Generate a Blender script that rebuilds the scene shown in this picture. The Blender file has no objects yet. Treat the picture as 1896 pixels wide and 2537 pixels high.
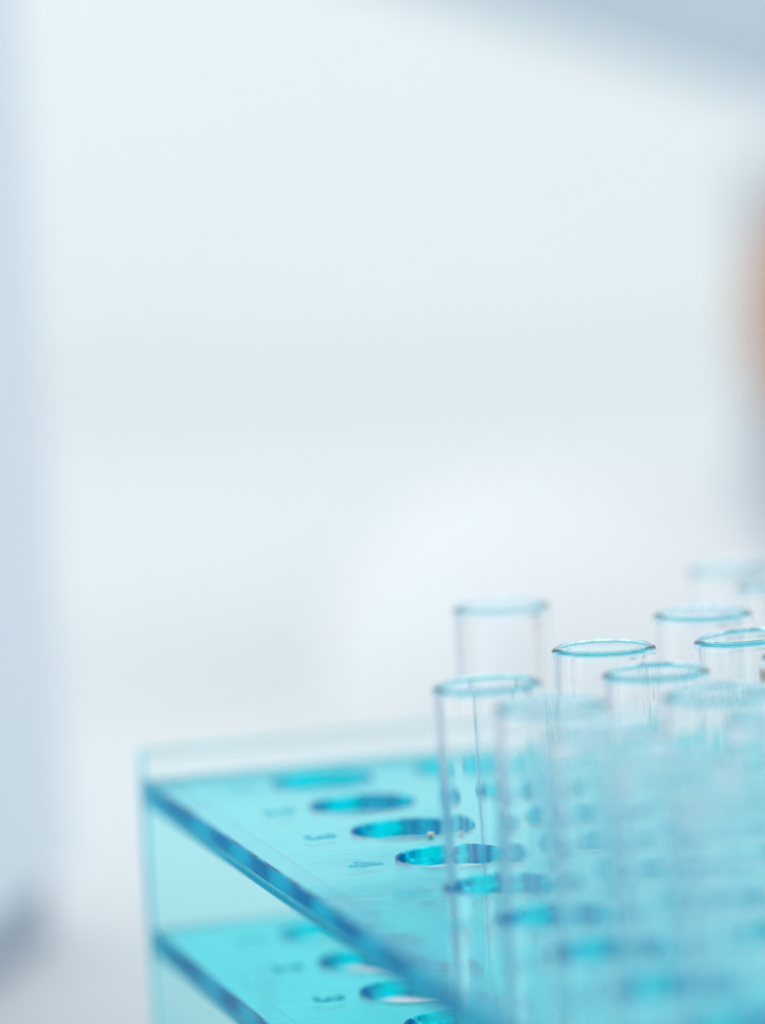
import bpy, bmesh, math, random
from mathutils import Vector, Matrix

S = bpy.context.scene
C = S.collection
R = math.radians
MM = 0.001
random.seed(5)

# ------------------------------------------------------------------ camera
cam = bpy.data.cameras.new("camera")
co = bpy.data.objects.new("camera", cam)
C.objects.link(co)
S.camera = co
M = Matrix(((0.9601644868888293, 0.07934107801217323, -0.26793497617402867, -0.176350958),
            (-0.27453018346707053, 0.08896692446683714, -0.9574539491361705, -0.67650003),
            (-0.052128077684177626, 0.9928695179583157, 0.10720440208393502, 0.19607649),
            (0, 0, 0, 1)))
co.matrix_world = M
cam.sensor_fit = 'HORIZONTAL'
cam.sensor_width = 36.0
cam.lens = 10433.581 / 1896 * 36.0
cam.clip_start = 0.02
cam.clip_end = 60
cam.dof.use_dof = True
cam.dof.focus_distance = 0.640
cam.dof.aperture_fstop = 7.4
cam.dof.aperture_blades = 0

# ------------------------------------------------------------------ render settings, room light
S.render.engine = 'CYCLES'
cy = S.cycles
cy.use_denoising = True
cy.max_bounces = 300
cy.transmission_bounces = 300
cy.glossy_bounces = 200
cy.diffuse_bounces = 4
cy.volume_bounces = 4
cy.transparent_max_bounces = 16
cy.caustics_refractive = True
cy.caustics_reflective = True
cy.sample_clamp_indirect = 12
S.view_settings.view_transform = 'Standard'
S.view_settings.look = 'None'
S.view_settings.exposure = 0
S.view_settings.gamma = 1

w = bpy.data.worlds.new("World")
S.world = w
w.use_nodes = True
bg = w.node_tree.nodes['Background']
bg.inputs[0].default_value = (0.905, 0.945, 0.98, 1)      # even light of a white room
bg.inputs[1].default_value = 0.93

YAW = R(15.634)
CX, CY = -0.176350958, -0.67650003
FW = Vector((math.sin(YAW), math.cos(YAW), 0))
RT = Vector((math.cos(YAW), -math.sin(YAW), 0))


def bench(s, d, z=0.0):
    """room coordinates: s to the right, d away along the bench, z up (mm)"""
    v = Vector((CX, CY, 0)) + RT * (s * MM) + FW * (d * MM)
    v.z = z * MM
    return v


def lamp(name, loc, target, sx, sy, power, color):
    l = bpy.data.lights.new(name, 'AREA')
    l.shape = 'RECTANGLE'
    l.size = sx
    l.size_y = sy
    l.energy = power
    l.color = color
    o = bpy.data.objects.new(name, l)
    C.objects.link(o)
    o.location = loc
    o.rotation_euler = (Vector(target) - Vector(loc)).to_track_quat('-Z', 'Y').to_euler()
    return o


lamp("wall_wash_fill", bench(-100, 1200, 1900), bench(0, 2600, 350), 2.4, 1.2, 10, (0.94, 0.98, 1.0))  # added overhead area light, aimed to brighten the back wall
lamp("left_fill", bench(-1700, 700, 900), bench(0, 1500, 150), 1.4, 1.4, 5, (0.90, 0.96, 1.0))  # soft window-like area light added on the left

# ------------------------------------------------------------------ materials


def mat(name):
    m = bpy.data.materials.new(name)
    m.use_nodes = True
    nt = m.node_tree
    for n in list(nt.nodes):
        nt.nodes.remove(n)
    out = nt.nodes.new('ShaderNodeOutputMaterial')
    return m, nt, out


def paint(name, col, rough=0.5, spec=0.4, var=0.03, scale=30.0, bump=0.0):
    m, nt, out = mat(name)
    b = nt.nodes.new('ShaderNodeBsdfPrincipled')
    b.inputs['Roughness'].default_value = rough
    b.inputs['Specular IOR Level'].default_value = spec
    tc = nt.nodes.new('ShaderNodeTexCoord')
    n = nt.nodes.new('ShaderNodeTexNoise')
    n.inputs['Scale'].default_value = scale
    n.inputs['Detail'].default_value = 4
    r = nt.nodes.new('ShaderNodeValToRGB')
    r.color_ramp.elements[0].position = 0.3
    r.color_ramp.elements[1].position = 0.7
    r.color_ramp.elements[0].color = tuple(c * (1 - var) for c in col) + (1,)
    r.color_ramp.elements[1].color = tuple(min(1, c * (1 + var)) for c in col) + (1,)
    nt.links.new(tc.outputs['Object'], n.inputs['Vector'])
    nt.links.new(n.outputs['Fac'], r.inputs['Fac'])
    nt.links.new(r.outputs['Color'], b.inputs['Base Color'])
    if bump:
        bp = nt.nodes.new('ShaderNodeBump')
        bp.inputs['Strength'].default_value = bump
        bp.inputs['Distance'].default_value = 0.0005
        nt.links.new(n.outputs['Fac'], bp.inputs['Height'])
        nt.links.new(bp.outputs['Normal'], b.inputs['Normal'])
    nt.links.new(b.outputs['BSDF'], out.inputs['Surface'])
    return m


def acrylic(name="aqua_acrylic", rough=0.22, dens=1100.0, dye=(0.0, 0.985, 0.9945)):
    m, nt, out = mat(name)
    g = nt.nodes.new('ShaderNodeBsdfGlass')
    g.distribution = 'MULTI_GGX'
    g.inputs['IOR'].default_value = 1.43
    tc = nt.nodes.new('ShaderNodeTexCoord')
    # gentle moulding waves plus hairline scratches
    n1 = nt.nodes.new('ShaderNodeTexNoise')
    n1.inputs['Scale'].default_value = 38
    n1.inputs['Detail'].default_value = 2
    mp = nt.nodes.new('ShaderNodeMapping')
    mp.inputs['Scale'].default_value = (60, 900, 60)
    mp.inputs['Rotation'].default_value = (0, 0, R(-20))
    n2 = nt.nodes.new('ShaderNodeTexNoise')
    n2.inputs['Scale'].default_value = 1.0
    n2.inputs['Detail'].default_value = 3
    nt.links.new(tc.outputs['Object'], n1.inputs['Vector'])
    nt.links.new(tc.outputs['Object'], mp.inputs['Vector'])
    nt.links.new(mp.outputs['Vector'], n2.inputs['Vector'])
    rp = nt.nodes.new('ShaderNodeValToRGB')
    rp.color_ramp.elements[0].position = 0.66
    rp.color_ramp.elements[1].position = 0.74
    nt.links.new(n2.outputs['Fac'], rp.inputs['Fac'])
    mx = nt.nodes.new('ShaderNodeMath')
    mx.operation = 'MULTIPLY_ADD'
    mx.inputs[1].default_value = 0.05
    nt.links.new(rp.outputs['Color'], mx.inputs[0])
    nt.links.new(n1.outputs['Fac'], mx.inputs[2])
    bp = nt.nodes.new('ShaderNodeBump')
    bp.inputs['Strength'].default_value = 0.25
    bp.inputs['Distance'].default_value = 0.0004
    nt.links.new(mx.outputs[0], bp.inputs['Height'])
    nt.links.new(bp.outputs['Normal'], g.inputs['Normal'])
    # sawn edges and drilled hole walls (upright faces) are less polished than the flat faces
    ge = nt.nodes.new('ShaderNodeNewGeometry')
    sx = nt.nodes.new('ShaderNodeSeparateXYZ')
    ab = nt.nodes.new('ShaderNodeMath')
    ab.operation = 'ABSOLUTE'
    lt = nt.nodes.new('ShaderNodeMath')
    lt.operation = 'LESS_THAN'
    lt.inputs[1].default_value = 0.3
    ml = nt.nodes.new('ShaderNodeMath')
    ml.operation = 'MULTIPLY'
    ml.inputs[1].default_value = rough
    nt.links.new(ge.outputs['True Normal'], sx.inputs[0])
    nt.links.new(sx.outputs['Z'], ab.inputs[0])
    nt.links.new(ab.outputs[0], lt.inputs[0])
    nt.links.new(lt.outputs[0], ml.inputs[0])
    nt.links.new(ml.outputs[0], g.inputs['Roughness'])
    nt.links.new(g.outputs['BSDF'], out.inputs['Surface'])
    v = nt.nodes.new('ShaderNodeVolumeAbsorption')
    v.inputs['Color'].default_value = dye + (1,)
    v.inputs['Density'].default_value = dens
    nt.links.new(v.outputs['Volume'], out.inputs['Volume'])
    return m


def glass(name, col, ior=1.43, rough=0.0):
    m, nt, out = mat(name)
    g = nt.nodes.new('ShaderNodeBsdfGlass')
    g.inputs['IOR'].default_value = ior
    g.inputs['Color'].default_value = col + (1,)
    g.inputs['Roughness'].default_value = rough
    tc = nt.nodes.new('ShaderNodeTexCoord')
    n1 = nt.nodes.new('ShaderNodeTexNoise')
    n1.inputs['Scale'].default_value = 120
    n1.inputs['Detail'].default_value = 1
    nt.links.new(tc.outputs['Object'], n1.inputs['Vector'])
    bp = nt.nodes.new('ShaderNodeBump')
    bp.inputs['Strength'].default_value = 0.05
    bp.inputs['Distance'].default_value = 0.0003
    nt.links.new(n1.outputs['Fac'], bp.inputs['Height'])
    nt.links.new(bp.outputs['Normal'], g.inputs['Normal'])
    nt.links.new(g.outputs['BSDF'], out.inputs['Surface'])
    return m


M_ACR = acrylic()
M_PALE = acrylic("pale_aqua_acrylic", 0.0, 110.0)
M_LOW = acrylic("turquoise_acrylic", 0.22, 1600.0, (0.0, 0.9885, 0.9955))
M_CLEAR = acrylic("clear_acrylic", 0.0, 14.0)
M_GLASS = glass("clear_tube_glass", (0.999, 1.0, 1.0))
M_RIM = glass("rack_glow_tube_lip", (0.86, 0.975, 1.0))  # cyan light piped up from the rack, put into the lip tint
M_INK = paint("teal_engraving_ink", (0.05, 0.60, 0.76), 0.45, 0.4, 0.15, 900)
M_WALL = paint("white_wall_paint", (0.86, 0.895, 0.895), 0.8, 0.2, 0.012, 3)
M_TABLE = paint("white_bench_top", (0.785, 0.815, 0.82), 0.6, 0.3, 0.012, 4)
M_HOOD = paint("grey_blue_enamel", (0.60, 0.70, 0.77), 0.6, 0.3, 0.02, 6)
M_CASE = paint("pale_blue_case", (0.82, 0.905, 1.0), 0.6, 0.3, 0.015, 6)
M_DARK = paint("dark_grey_rubber", (0.44, 0.52, 0.62), 0.7, 0.3, 0.1, 40)
M_NAVY = paint("dark_blue_enamel", (0.10, 0.38, 0.66), 0.5, 0.3, 0.05, 12)
M_WHITE = paint("white_plastic", (0.865, 0.88, 0.89), 0.5, 0.4, 0.01, 10)
M_GREY = paint("mid_grey_plastic", (0.46, 0.51, 0.60), 0.6, 0.3, 0.03, 12)
M_AMBER = paint("orange_brown_stand_in", (0.46, 0.15, 0.022), 0.25, 0.5, 0.05, 20)
M_CRUMB = paint("pale_crumb", (0.92, 0.88, 0.87), 0.7, 0.3, 0.1, 900)
M_STAIN = paint("olive_residue", (0.30, 0.27, 0.12), 0.6, 0.3, 0.2, 900)

# ------------------------------------------------------------------ helpers


def link(name, bm, material, parent=None, smooth=30):
    me = bpy.data.meshes.new(name)
    bmesh.ops.recalc_face_normals(bm, faces=bm.faces[:])
    bm.to_mesh(me)
    bm.free()
    me.materials.append(material)
    for p in me.polygons:
        p.use_smooth = True
    me.set_sharp_from_angle(angle=R(smooth))
    o = bpy.data.objects.new(name, me)
    C.objects.link(o)
    if parent:
        o.parent = parent
    return o


def tag(o, label=None, cat=None, group=None, kind=None):
    if label:
        o['label'] = label
    if cat:
        o['category'] = cat
    if group:
        o['group'] = group
    if kind:
        o['kind'] = kind
    return o


def empty(name, loc=(0, 0, 0), rz=0.0):
    o = bpy.data.objects.new(name, None)
    o.empty_display_size = 0.02
    C.objects.link(o)
    o.location = loc
    o.rotation_euler = (0, 0, rz)
    return o


def box_bm(x0, x1, y0, y1, z0, z1, bev=0.5, seg=2):
    bm = bmesh.new()
    bmesh.ops.create_cube(bm, size=1)
    for v in bm.verts:
        v.co = Vector((x0 + (v.co.x + .5) * (x1 - x0), y0 + (v.co.y + .5) * (y1 - y0), z0 + (v.co.z + .5) * (z1 - z0))) * MM
    if bev:
        bmesh.ops.bevel(bm, geom=bm.edges[:], offset=bev * MM, segments=seg, profile=0.5, affect='EDGES')
    return bm


def prism_bm(poly, y0, y1, bev=0.0, seg=2):
    """polygon in x,z (mm) extruded along y"""
    bm = bmesh.new()
    a = [bm.verts.new(Vector((x, y0, z)) * MM) for x, z in poly]
    b = [bm.verts.new(Vector((x, y1, z)) * MM) for x, z in poly]
    bm.faces.new(a)
    bm.faces.new(b[::-1])
    n = len(poly)
    for i in range(n):
        bm.faces.new((a[i], b[i], b[(i + 1) % n], a[(i + 1) % n]))
    if bev:
        bmesh.ops.recalc_face_normals(bm, faces=bm.faces[:])
        bmesh.ops.bevel(bm, geom=bm.edges[:], offset=bev * MM, segments=seg, profile=0.5, affect='EDGES')
    return bm


def lathe_bm(prof, n=64, closed=False, cx=0, cyy=0):
    """profile of (r, z) in mm turned round the z axis"""
    bm = bmesh.new()
    rings = []
    for r, z in prof:
        if r < 1e-6:
            rings.append([bm.verts.new((cx * MM, cyy * MM, z * MM))])
        else:
            rings.append([bm.verts.new(((cx + r * math.cos(2 * math.pi * k / n)) * MM,
                                        (cyy + r * math.sin(2 * math.pi * k / n)) * MM, z * MM)) for k in range(n)])
    pairs = list(zip(rings, rings[1:]))
    if closed:
        pairs.append((rings[-1], rings[0]))
    for a, b in pairs:
        for k in range(n):
            k2 = (k + 1) % n
            if len(a) == 1 and len(b) == 1:
                continue
            if len(a) == 1:
                bm.faces.new((a[0], b[k], b[k2]))
            elif len(b) == 1:
                bm.faces.new((a[k], b[0], a[k2]))
            else:
                bm.faces.new((a[k], b[k], b[k2], a[k2]))
    return bm


# ------------------------------------------------------------------ setting: bench and wall
rz = -YAW
o = link("bench_top", box_bm(-1500, 1500, 150, 2595, -40, 0, 2), M_TABLE)
o.location = bench(0, 0)
o.rotation_euler = (0, 0, rz)
tag(o, "white bench top stretching back under the rack", None, None, 'structure')
o = link("wall", box_bm(-1800, 1800, 2600, 2700, -40, 2000, 0), M_WALL)
o.location = bench(0, 0)
o.rotation_euler = (0, 0, rz)
tag(o, "plain white wall far behind, fully out of focus", None, None, 'structure')

# ------------------------------------------------------------------ the rack
ZT = 76.0                 # top face of the upper plate above the bench
P = 25.14                 # hole pitch
HR = 8.5                  # hole radius
NI, NJ = 5, 10
X0, X1 = -26.86, (NI - 1) * P + 26.86
YB, YF = 16.40, -(NJ - 1) * P - 16.40
TH = 3.1


def plate_bm(ztop, th, holes=True):
    """flat plate with drilled holes, arrises broken by a 0.25 mm chamfer"""
    bm = bmesh.new()
    ch = 0.25
    N = 64
    cache = {}

    def V(x, y, z):
        k = (round(x, 3), round(y, 3), round(z, 3))
        if k not in cache:
            cache[k] = bm.verts.new((x * MM, y * MM, z * MM))
        return cache[k]

    def F(*vs):
        u = []
        for v in vs:
            if v not in u:
                u.append(v)
        if len(u) > 2:
            try:
                bm.faces.new(u)
            except ValueError:
                pass
    zb = ztop - th
    h = P / 2
    gx0, gx1 = -h, (NI - 1) * P + h
    gy0, gy1 = -(NJ - 1) * P - h, h
    xa, xb_, ya, yb_ = X0 + ch, X1 - ch, YF + ch, YB - ch

    def clampx(x):
        return xa if x <= gx0 + 1e-6 else xb_ if x >= gx1 - 1e-6 else x

    def clampy(y):
        return ya if y <= gy0 + 1e-6 else yb_ if y >= gy1 - 1e-6 else y
    for i in range(NI):
        for j in range(NJ):
            cx, cyy = i * P, -j * P
            sq = []
            ci = []
            for k in range(N):
                a = 2 * math.pi * k / N
                c, s = math.cos(a), math.sin(a)
                m = max(abs(c), abs(s))
                sq.append((clampx(round(cx + h * c / m, 4)), clampy(round(cyy + h * s / m, 4))))
                ci.append((c, s))
            for k in range(N):
                k2 = (k + 1) % N

                def cv(kk, r, z):
                    return V(cx + r * ci[kk][0], cyy + r * ci[kk][1], z)
                for z in (ztop, zb):
                    F(cv(k, HR + ch, z), V(sq[k][0], sq[k][1], z), V(sq[k2][0], sq[k2][1], z), cv(k2, HR + ch, z))
                F(cv(k, HR + ch, ztop), cv(k2, HR + ch, ztop), cv(k2, HR, ztop - ch), cv(k, HR, ztop - ch))
                F(cv(k, HR, ztop - ch), cv(k2, HR, ztop - ch), cv(k2, HR, zb + ch), cv(k, HR, zb + ch))
                F(cv(k, HR, zb + ch), cv(k2, HR, zb + ch), cv(k2, HR + ch, zb), cv(k, HR + ch, zb))
    # outer edge: boundary points in order
    bt = {}
    for (x, y, z), v in list(cache.items()):
        if abs(z - round(ztop, 3)) < 1e-4 and (abs(x - xa) < 2e-3 or abs(x - xb_) < 2e-3 or abs(y - ya) < 2e-3 or abs(y - yb_) < 2e-3):
            bt[(x, y)] = v
    mx, my = (xa + xb_) / 2, (ya + yb_) / 2

    def per(p):
        x, y = p
        if abs(y - ya) < 2e-3:
            return (0, x)
        if abs(x - xb_) < 2e-3:
            return (1, y)
        if abs(y - yb_) < 2e-3:
            return (2, -x)
        return (3, -y)
    loop = sorted(bt, key=per)

    def outp(p):
        x, y = p
        if abs(x - xa) < 2e-3:
            x = X0
        if abs(x - xb_) < 2e-3:
            x = X1
        if abs(y - ya) < 2e-3:
            y = YF
        if abs(y - yb_) < 2e-3:
            y = YB
        return x, y
    n = len(loop)
    for k in range(n):
        p, q = loop[k], loop[(k + 1) % n]
        po, qo = outp(p), outp(q)
        F(V(*p, ztop), V(*q, ztop), V(*qo, ztop - ch), V(*po, ztop - ch))
        F(V(*po, ztop - ch), V(*qo, ztop - ch), V(*qo, zb + ch), V(*po, zb + ch))
        F(V(*po, zb + ch), V(*qo, zb + ch), V(*q, zb), V(*p, zb))
    return bm


rack = empty("tube_rack")
tag(rack, "aqua blue transparent acrylic test tube rack with rows of round holes", "tube rack")
link("upper_plate", plate_bm(ZT, TH), M_ACR, rack)
link("lower_plate", plate_bm(ZT - 25.735, TH), M_LOW, rack)
for zt in (ZT, ZT - 25.735):                # stiffening rails under the long edges of both plates
    for xa, xb in ((X0 + 0.03, X0 + 5), (X1 - 5, X1 - 0.03)):
        link("edge_rail", box_bm(xa, xb, YF + 0.05, YB - 0.05, zt - TH - 1.5, zt - TH - 0.02, 0.2, 1), M_ACR, rack)
link("base_plate", box_bm(X0, X1, YF, YB, 1.0, 5.5, 0.25, 1), M_ACR, rack)


def end_panel(y0, y1):
    zt = ZT - 0.1
    a, b = X0, X1
    f = 20.0
    poly = [(a, 0.2), (a + f, 0.2), (a + f, 39), (a + f + 5, 44.5), (b - f - 5, 44.5), (b - f, 39), (b - f, 0.2), (b, 0.2), (b, zt), (a, zt)]
    return prism_bm(poly, y0, y1, 0.25, 1)


link("end_panel", end_panel(YB + 0.05, YB + 4.55), M_PALE, rack)
link("end_panel", end_panel(YF - 4.55, YF - 0.05), M_PALE, rack)


for y0, y1 in ((YB + 0.05, YB + 4.55), (YF - 4.55, YF - 0.05)):
    tag(link("end_strip", box_bm(X0, X1, y0, y1, ZT - 0.05, ZT + 4.8, 0.5, 2), M_CLEAR, rack),
        "clear colourless strip along the end of the blue plate")


def number(txt, row, ztop):
    cu = bpy.data.curves.new("row_number", 'FONT')
    cu.body = txt
    cu.size = 6.8 * MM
    cu.offset = 0.22 * MM
    cu.align_x = 'CENTER'
    cu.extrude = 0.03 * MM
    cu.resolution_u = 3
    t = bpy.data.objects.new("tmp_text", cu)
    C.objects.link(t)
    dg = bpy.context.evaluated_depsgraph_get()
    me = bpy.data.meshes.new_from_object(t.evaluated_get(dg))
    bpy.data.objects.remove(t)
    me.name = "row_number"
    me.materials.clear()
    me.materials.append(M_INK)
    o = bpy.data.objects.new("row_number", me)
    C.objects.link(o)
    o.parent = rack
    o.rotation_euler = (0, 0, R(-90))
    o.scale = (1.25, 1, 1)
    o.location = (-16.2 * MM, -(row - 1) * P * MM, (ztop + 0.05) * MM)
    return o


for rw in range(1, 10):
    number(str(rw), rw, ZT)
for rw in range(1, 6):
    number(str(rw), rw, ZT - 25.735)

# ------------------------------------------------------------------ test tubes
RO, WALL = 8.0, 1.05
LEN = 100.0


def tube_profiles():
    """outer wall up, lip over, inner wall down; lip bead turned separately and joined edge to edge"""
    out, inn = [], []
    ri = RO - WALL
    for k in range(0, 13):                       # outer bottom hemisphere
        a = -math.pi / 2 + k / 12 * math.pi / 2
        out.append((RO * math.cos(a), RO + RO * math.sin(a)))
    out[0] = (0, 0)
    for z in (20, 40, 60, 80, 95, 98.0):
        out.append((RO, z))
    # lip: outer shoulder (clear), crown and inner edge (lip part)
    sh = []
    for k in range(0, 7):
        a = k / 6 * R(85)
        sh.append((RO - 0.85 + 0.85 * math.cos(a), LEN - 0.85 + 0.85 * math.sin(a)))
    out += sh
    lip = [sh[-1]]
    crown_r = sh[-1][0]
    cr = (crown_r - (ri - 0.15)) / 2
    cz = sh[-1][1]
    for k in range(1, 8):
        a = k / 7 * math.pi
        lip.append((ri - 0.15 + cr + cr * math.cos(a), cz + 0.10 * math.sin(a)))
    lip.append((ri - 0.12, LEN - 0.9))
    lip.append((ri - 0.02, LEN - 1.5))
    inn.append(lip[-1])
    for z in (97.0, 95, 80, 60, 40, 20):
        inn.append((ri, z))
    for k in range(0, 13):
        a = k / 12 * math.pi / 2
        inn.append((ri * math.cos(a), RO - ri * math.sin(a)))
    inn[-1] = (0, RO - ri)
    return out, lip, inn


def tube_mesh(prof_list, name, material):
    bm = bmesh.new()
    for pr in prof_list:
        b = lathe_bm(pr, 72)
        me = bpy.data.meshes.new("tmp")
        b.to_mesh(me)
        b.free()
        bm.from_mesh(me)
        bpy.data.meshes.remove(me)
    me = bpy.data.meshes.new(name)
    bm.to_mesh(me)
    bm.free()
    me.materials.append(material)
    for p in me.polygons:
        p.use_smooth = True
    return me


def orient(me, ref):
    """point every face away from the glass: ref(center) gives the outward direction"""
    flip = [p.index for p in me.polygons if p.normal.dot(ref(p.center)) < 0]
    if flip:
        bm = bmesh.new()
        bm.from_mesh(me)
        bm.faces.ensure_lookup_table()
        bmesh.ops.reverse_faces(bm, faces=[bm.faces[i] for i in flip])
        bm.to_mesh(me)
        bm.free()


OUT, LIP, INN = tube_profiles()
ME_WALL = tube_mesh([OUT, INN], "glass_wall", M_GLASS)
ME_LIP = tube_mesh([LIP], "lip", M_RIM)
RMID = (RO - WALL / 2) * MM


def wall_ref(c):
    r = Vector((c.x, c.y, 0))
    if c.z < RO * MM:
        q = Vector((c.x, c.y, c.z - RO * MM))
        return q if q.length > RMID else -q
    return r if r.length > RMID else -r


def lip_ref(c):
    r = Vector((c.x, c.y, 0))
    d = r.normalized() * (r.length - RMID)
    d.z = c.z - (LEN - 1.2) * MM
    return d


orient(ME_WALL, wall_ref)
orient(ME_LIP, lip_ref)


def tube(col, row, label, dx=0.0, dy=0.0, dz=0.0, stains=()):
    """dx: lean of the lip to the right (mm); dy: lean away; dz: how much higher it stands"""
    zb = 5.5 + 0.15 + dz
    o = empty("test_tube")
    lip_h = LEN - (ZT - zb)             # lip above the upper plate
    piv = ZT - 13.0                     # it leans within the clearance of the two holes
    v = RT * dx + FW * dy
    ax = Vector((v.x, v.y, zb + LEN - piv)).normalized()
    base = Vector(((col - 1) * P, -(row - 1) * P, piv)) - ax * (piv - zb)
    o.location = base * MM
    o.rotation_mode = 'QUATERNION'
    o.rotation_quaternion = Vector((0, 0, 1)).rotation_difference(ax)
    tag(o, label, "test tube", "empty glass test tubes standing in the rack")
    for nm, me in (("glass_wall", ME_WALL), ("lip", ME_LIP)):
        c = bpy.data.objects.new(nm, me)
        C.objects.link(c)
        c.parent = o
    for ang, z, sz in stains:
        bm = bmesh.new()
        bmesh.ops.create_icosphere(bm, subdivisions=2, radius=sz * MM)
        for vv in bm.verts:
            vv.co.x *= 0.25
            vv.co.z *= 1.4
            vv.co *= 1 + 0.2 * math.sin(vv.co.z * 4000 + vv.co.y * 3000)
        s = link("residue_spot", bm, M_STAIN, o)
        a = ang
        s.location = (math.cos(a) * (RO + 0.05) * MM, math.sin(a) * (RO + 0.05) * MM, z * MM)
        s.rotation_euler = (0, 0, a)
    return o


AL = math.pi - YAW          # direction towards the left of the picture
tube(2, 2, "blurred clear test tube standing alone at the back left of the rack", 0.0, 0, 0.75)
tube(2, 4, "sharply focused clear test tube with a glow-tinted lip in the middle of the rack", 0.4, 0, 0.0)
tube(2, 5, "slightly blurred test tube directly in front of the sharp middle one", -0.2, 0, -0.5)
tube(2, 6, "blurred pale test tube at the right, second in front of the sharp middle tube", 0.1, 0, -0.4)
tube(2, 7, "very blurred tube at the right edge, third in front of the sharp middle tube", 0.2, 0, -0.2)
tube(3, 3, "softly blurred tube directly behind the sharp tube at the right edge", 0.5, 0, 0.2)
tube(3, 4, "sharp clear test tube cut by the right edge, olive spot on its left wall", -1.7, 0, -0.5, ((AL + 0.15, 92.0, 0.75),))
tube(3, 5, "test tube just entering at the right edge, olive residue near its lip", -0.3, 0, 0.0, ((AL, 97.0, 0.8),))
tube(4, 1, "faintest and most blurred tube, farthest back at the upper right", -0.4, 0, 0.2)
tube(4, 2, "faint blurred tube with glow-tinted lip at the right edge behind the others", -0.8, 0, 0.3)
tube(1, 5, "left foremost clear test tube overlapping the empty holes", -0.9, 0, 0.0, ((0.25, 98.2, 0.5),))
tube(1, 6, "blurred front tube just right of the left foremost tube", 0.6, 0, 0.2)
tube(1, 7, "very blurred foreground tube, second to the right of the left foremost tube", 0.2, 0, 0.1)
tube(1, 8, "very blurred foreground tube, third to the right of the left foremost tube", 0.3, 0, -0.2)
tube(1, 9, "most blurred foreground tube nearest the camera at the lower right edge", 0.2, 0, 0.0)

# ------------------------------------------------------------------ crumbs on the upper plate


def crumb(x, y, sz, label, seed):
    rnd = random.Random(seed)
    bm = bmesh.new()
    bmesh.ops.create_icosphere(bm, subdivisions=2, radius=sz * MM)
    for v in bm.verts:
        v.co *= 0.75 + 0.5 * rnd.random()
        v.co.z *= 0.7
    lo = min(v.co.z for v in bm.verts)
    for v in bm.verts:
        v.co.z -= lo
    o = link("crumb", bm, M_CRUMB, None, 60)
    o.location = (x * MM, y * MM, (ZT + 0.01) * MM)
    tag(o, label, "crumb")


crumb(1.3, -59.6, 0.55, "tiny pinkish white crumb on the plate at the near rim of a hole", 3)

# ------------------------------------------------------------------ things far behind, all out of focus
# pale blue case on the left
t = empty("instrument_case", bench(-74.5, 955), rz + R(-10.6))
tag(t, "tall pale blue instrument case on a dark plinth at the left edge, blurred", "instrument")
link("case_body", box_bm(-170, 0, -300, 0, 15, 330, 5, 3), M_CASE, t)  # depth stretched out of view to hold the added panel
link("plinth", box_bm(-164, -5, -294, -6, 0.2, 15.5, 1, 2), M_DARK, t)
link("unseen_reflection_panel", box_bm(-1, 3, -296, -100, 18, 56, 1.2, 2), M_NAVY, t)  # added out of view so the plate edges reflect blue
link("front_panel", box_bm(-158, -12, -304, -299, 40, 310, 2, 2), M_GREY, t)
# white domed centrifuge behind the tubes, made up for a likely coat arm
t = empty("sleeve_stand_in", bench(53, 1220), rz)
tag(t, "white low domed stand-in behind the tubes, fully blurred", "instrument")
prof = [(0, 0.2), (75, 0.2), (76, 1.5), (76, 11), (74, 12)]
link("base", lathe_bm(prof + [(0, 12)], 64), M_WHITE, t)
dome = [(74 * math.cos(a), 12.2 + 66 * math.sin(a)) for a in [k / 20 * math.pi / 2 for k in range(20)]] + [(0, 78.2)]
link("lid", lathe_bm([(0, 12.2)] + dome, 64), M_WHITE, t)
# grey block made up to carry the orange stand-in at the right edge
t = empty("placeholder", bench(241, 1640), rz)
tag(t, "grey hotplate with an upright back at the right edge, fully blurred", "placeholder")
link("base_block", box_bm(-92, 92, -75, 75, 0.2, 34, 5, 3), M_GREY, t)
link("back_column", box_bm(-84, 84, 66, 105, 34, 146, 4, 3), M_GREY, t)
for sx in (-40, 40):
    d = link("dial", lathe_bm([(0, 0), (9, 0), (9, 7), (8, 8), (0, 8)], 32), M_DARK, t)
    d.location = (sx * MM, -75 * MM, 18 * MM)
    d.rotation_euler = (R(90), 0, 0)
t = empty("round_stand_in", bench(204.5, 1612, 34.1), rz)
tag(t, "round orange brown stand-in at the right edge, cut by the frame and blurred", "stand-in")
pr = [(0, 0), (22, 0)]
for k in range(1, 25):
    a = -math.pi / 2 + R(22) + k / 24 * (math.pi - R(38))
    pr.append((60 * math.cos(a), 55.5 + 60 * math.sin(a)))
link("bulb", lathe_bm(pr + [(0, pr[-1][1])], 64), M_AMBER, t)
zt = pr[-1][1]
link("neck", lathe_bm([(13, zt), (12, zt + 40), (15, zt + 42), (15, zt + 45), (10, zt + 45), (10, zt)], 48), M_GLASS, t)
# grey blue hood across the upper right corner
t = empty("extraction_hood", bench(0, 1250), rz)
tag(t, "grey blue hood with a slanting lower edge across the upper right corner", "hood")
poly = [(-60, 247), (260, 128), (260, 400), (-60, 400)]
link("canopy", prism_bm(poly, 0, 150, 3, 2), M_HOOD, t)
link("edge_strip", prism_bm([(-61, 245), (260, 126), (260, 129.5), (-61, 248.5)], -4, 0, 0), M_HOOD, t)
link("duct", box_bm(60, 160, 25, 125, 399, 900, 4, 2), M_HOOD, t)
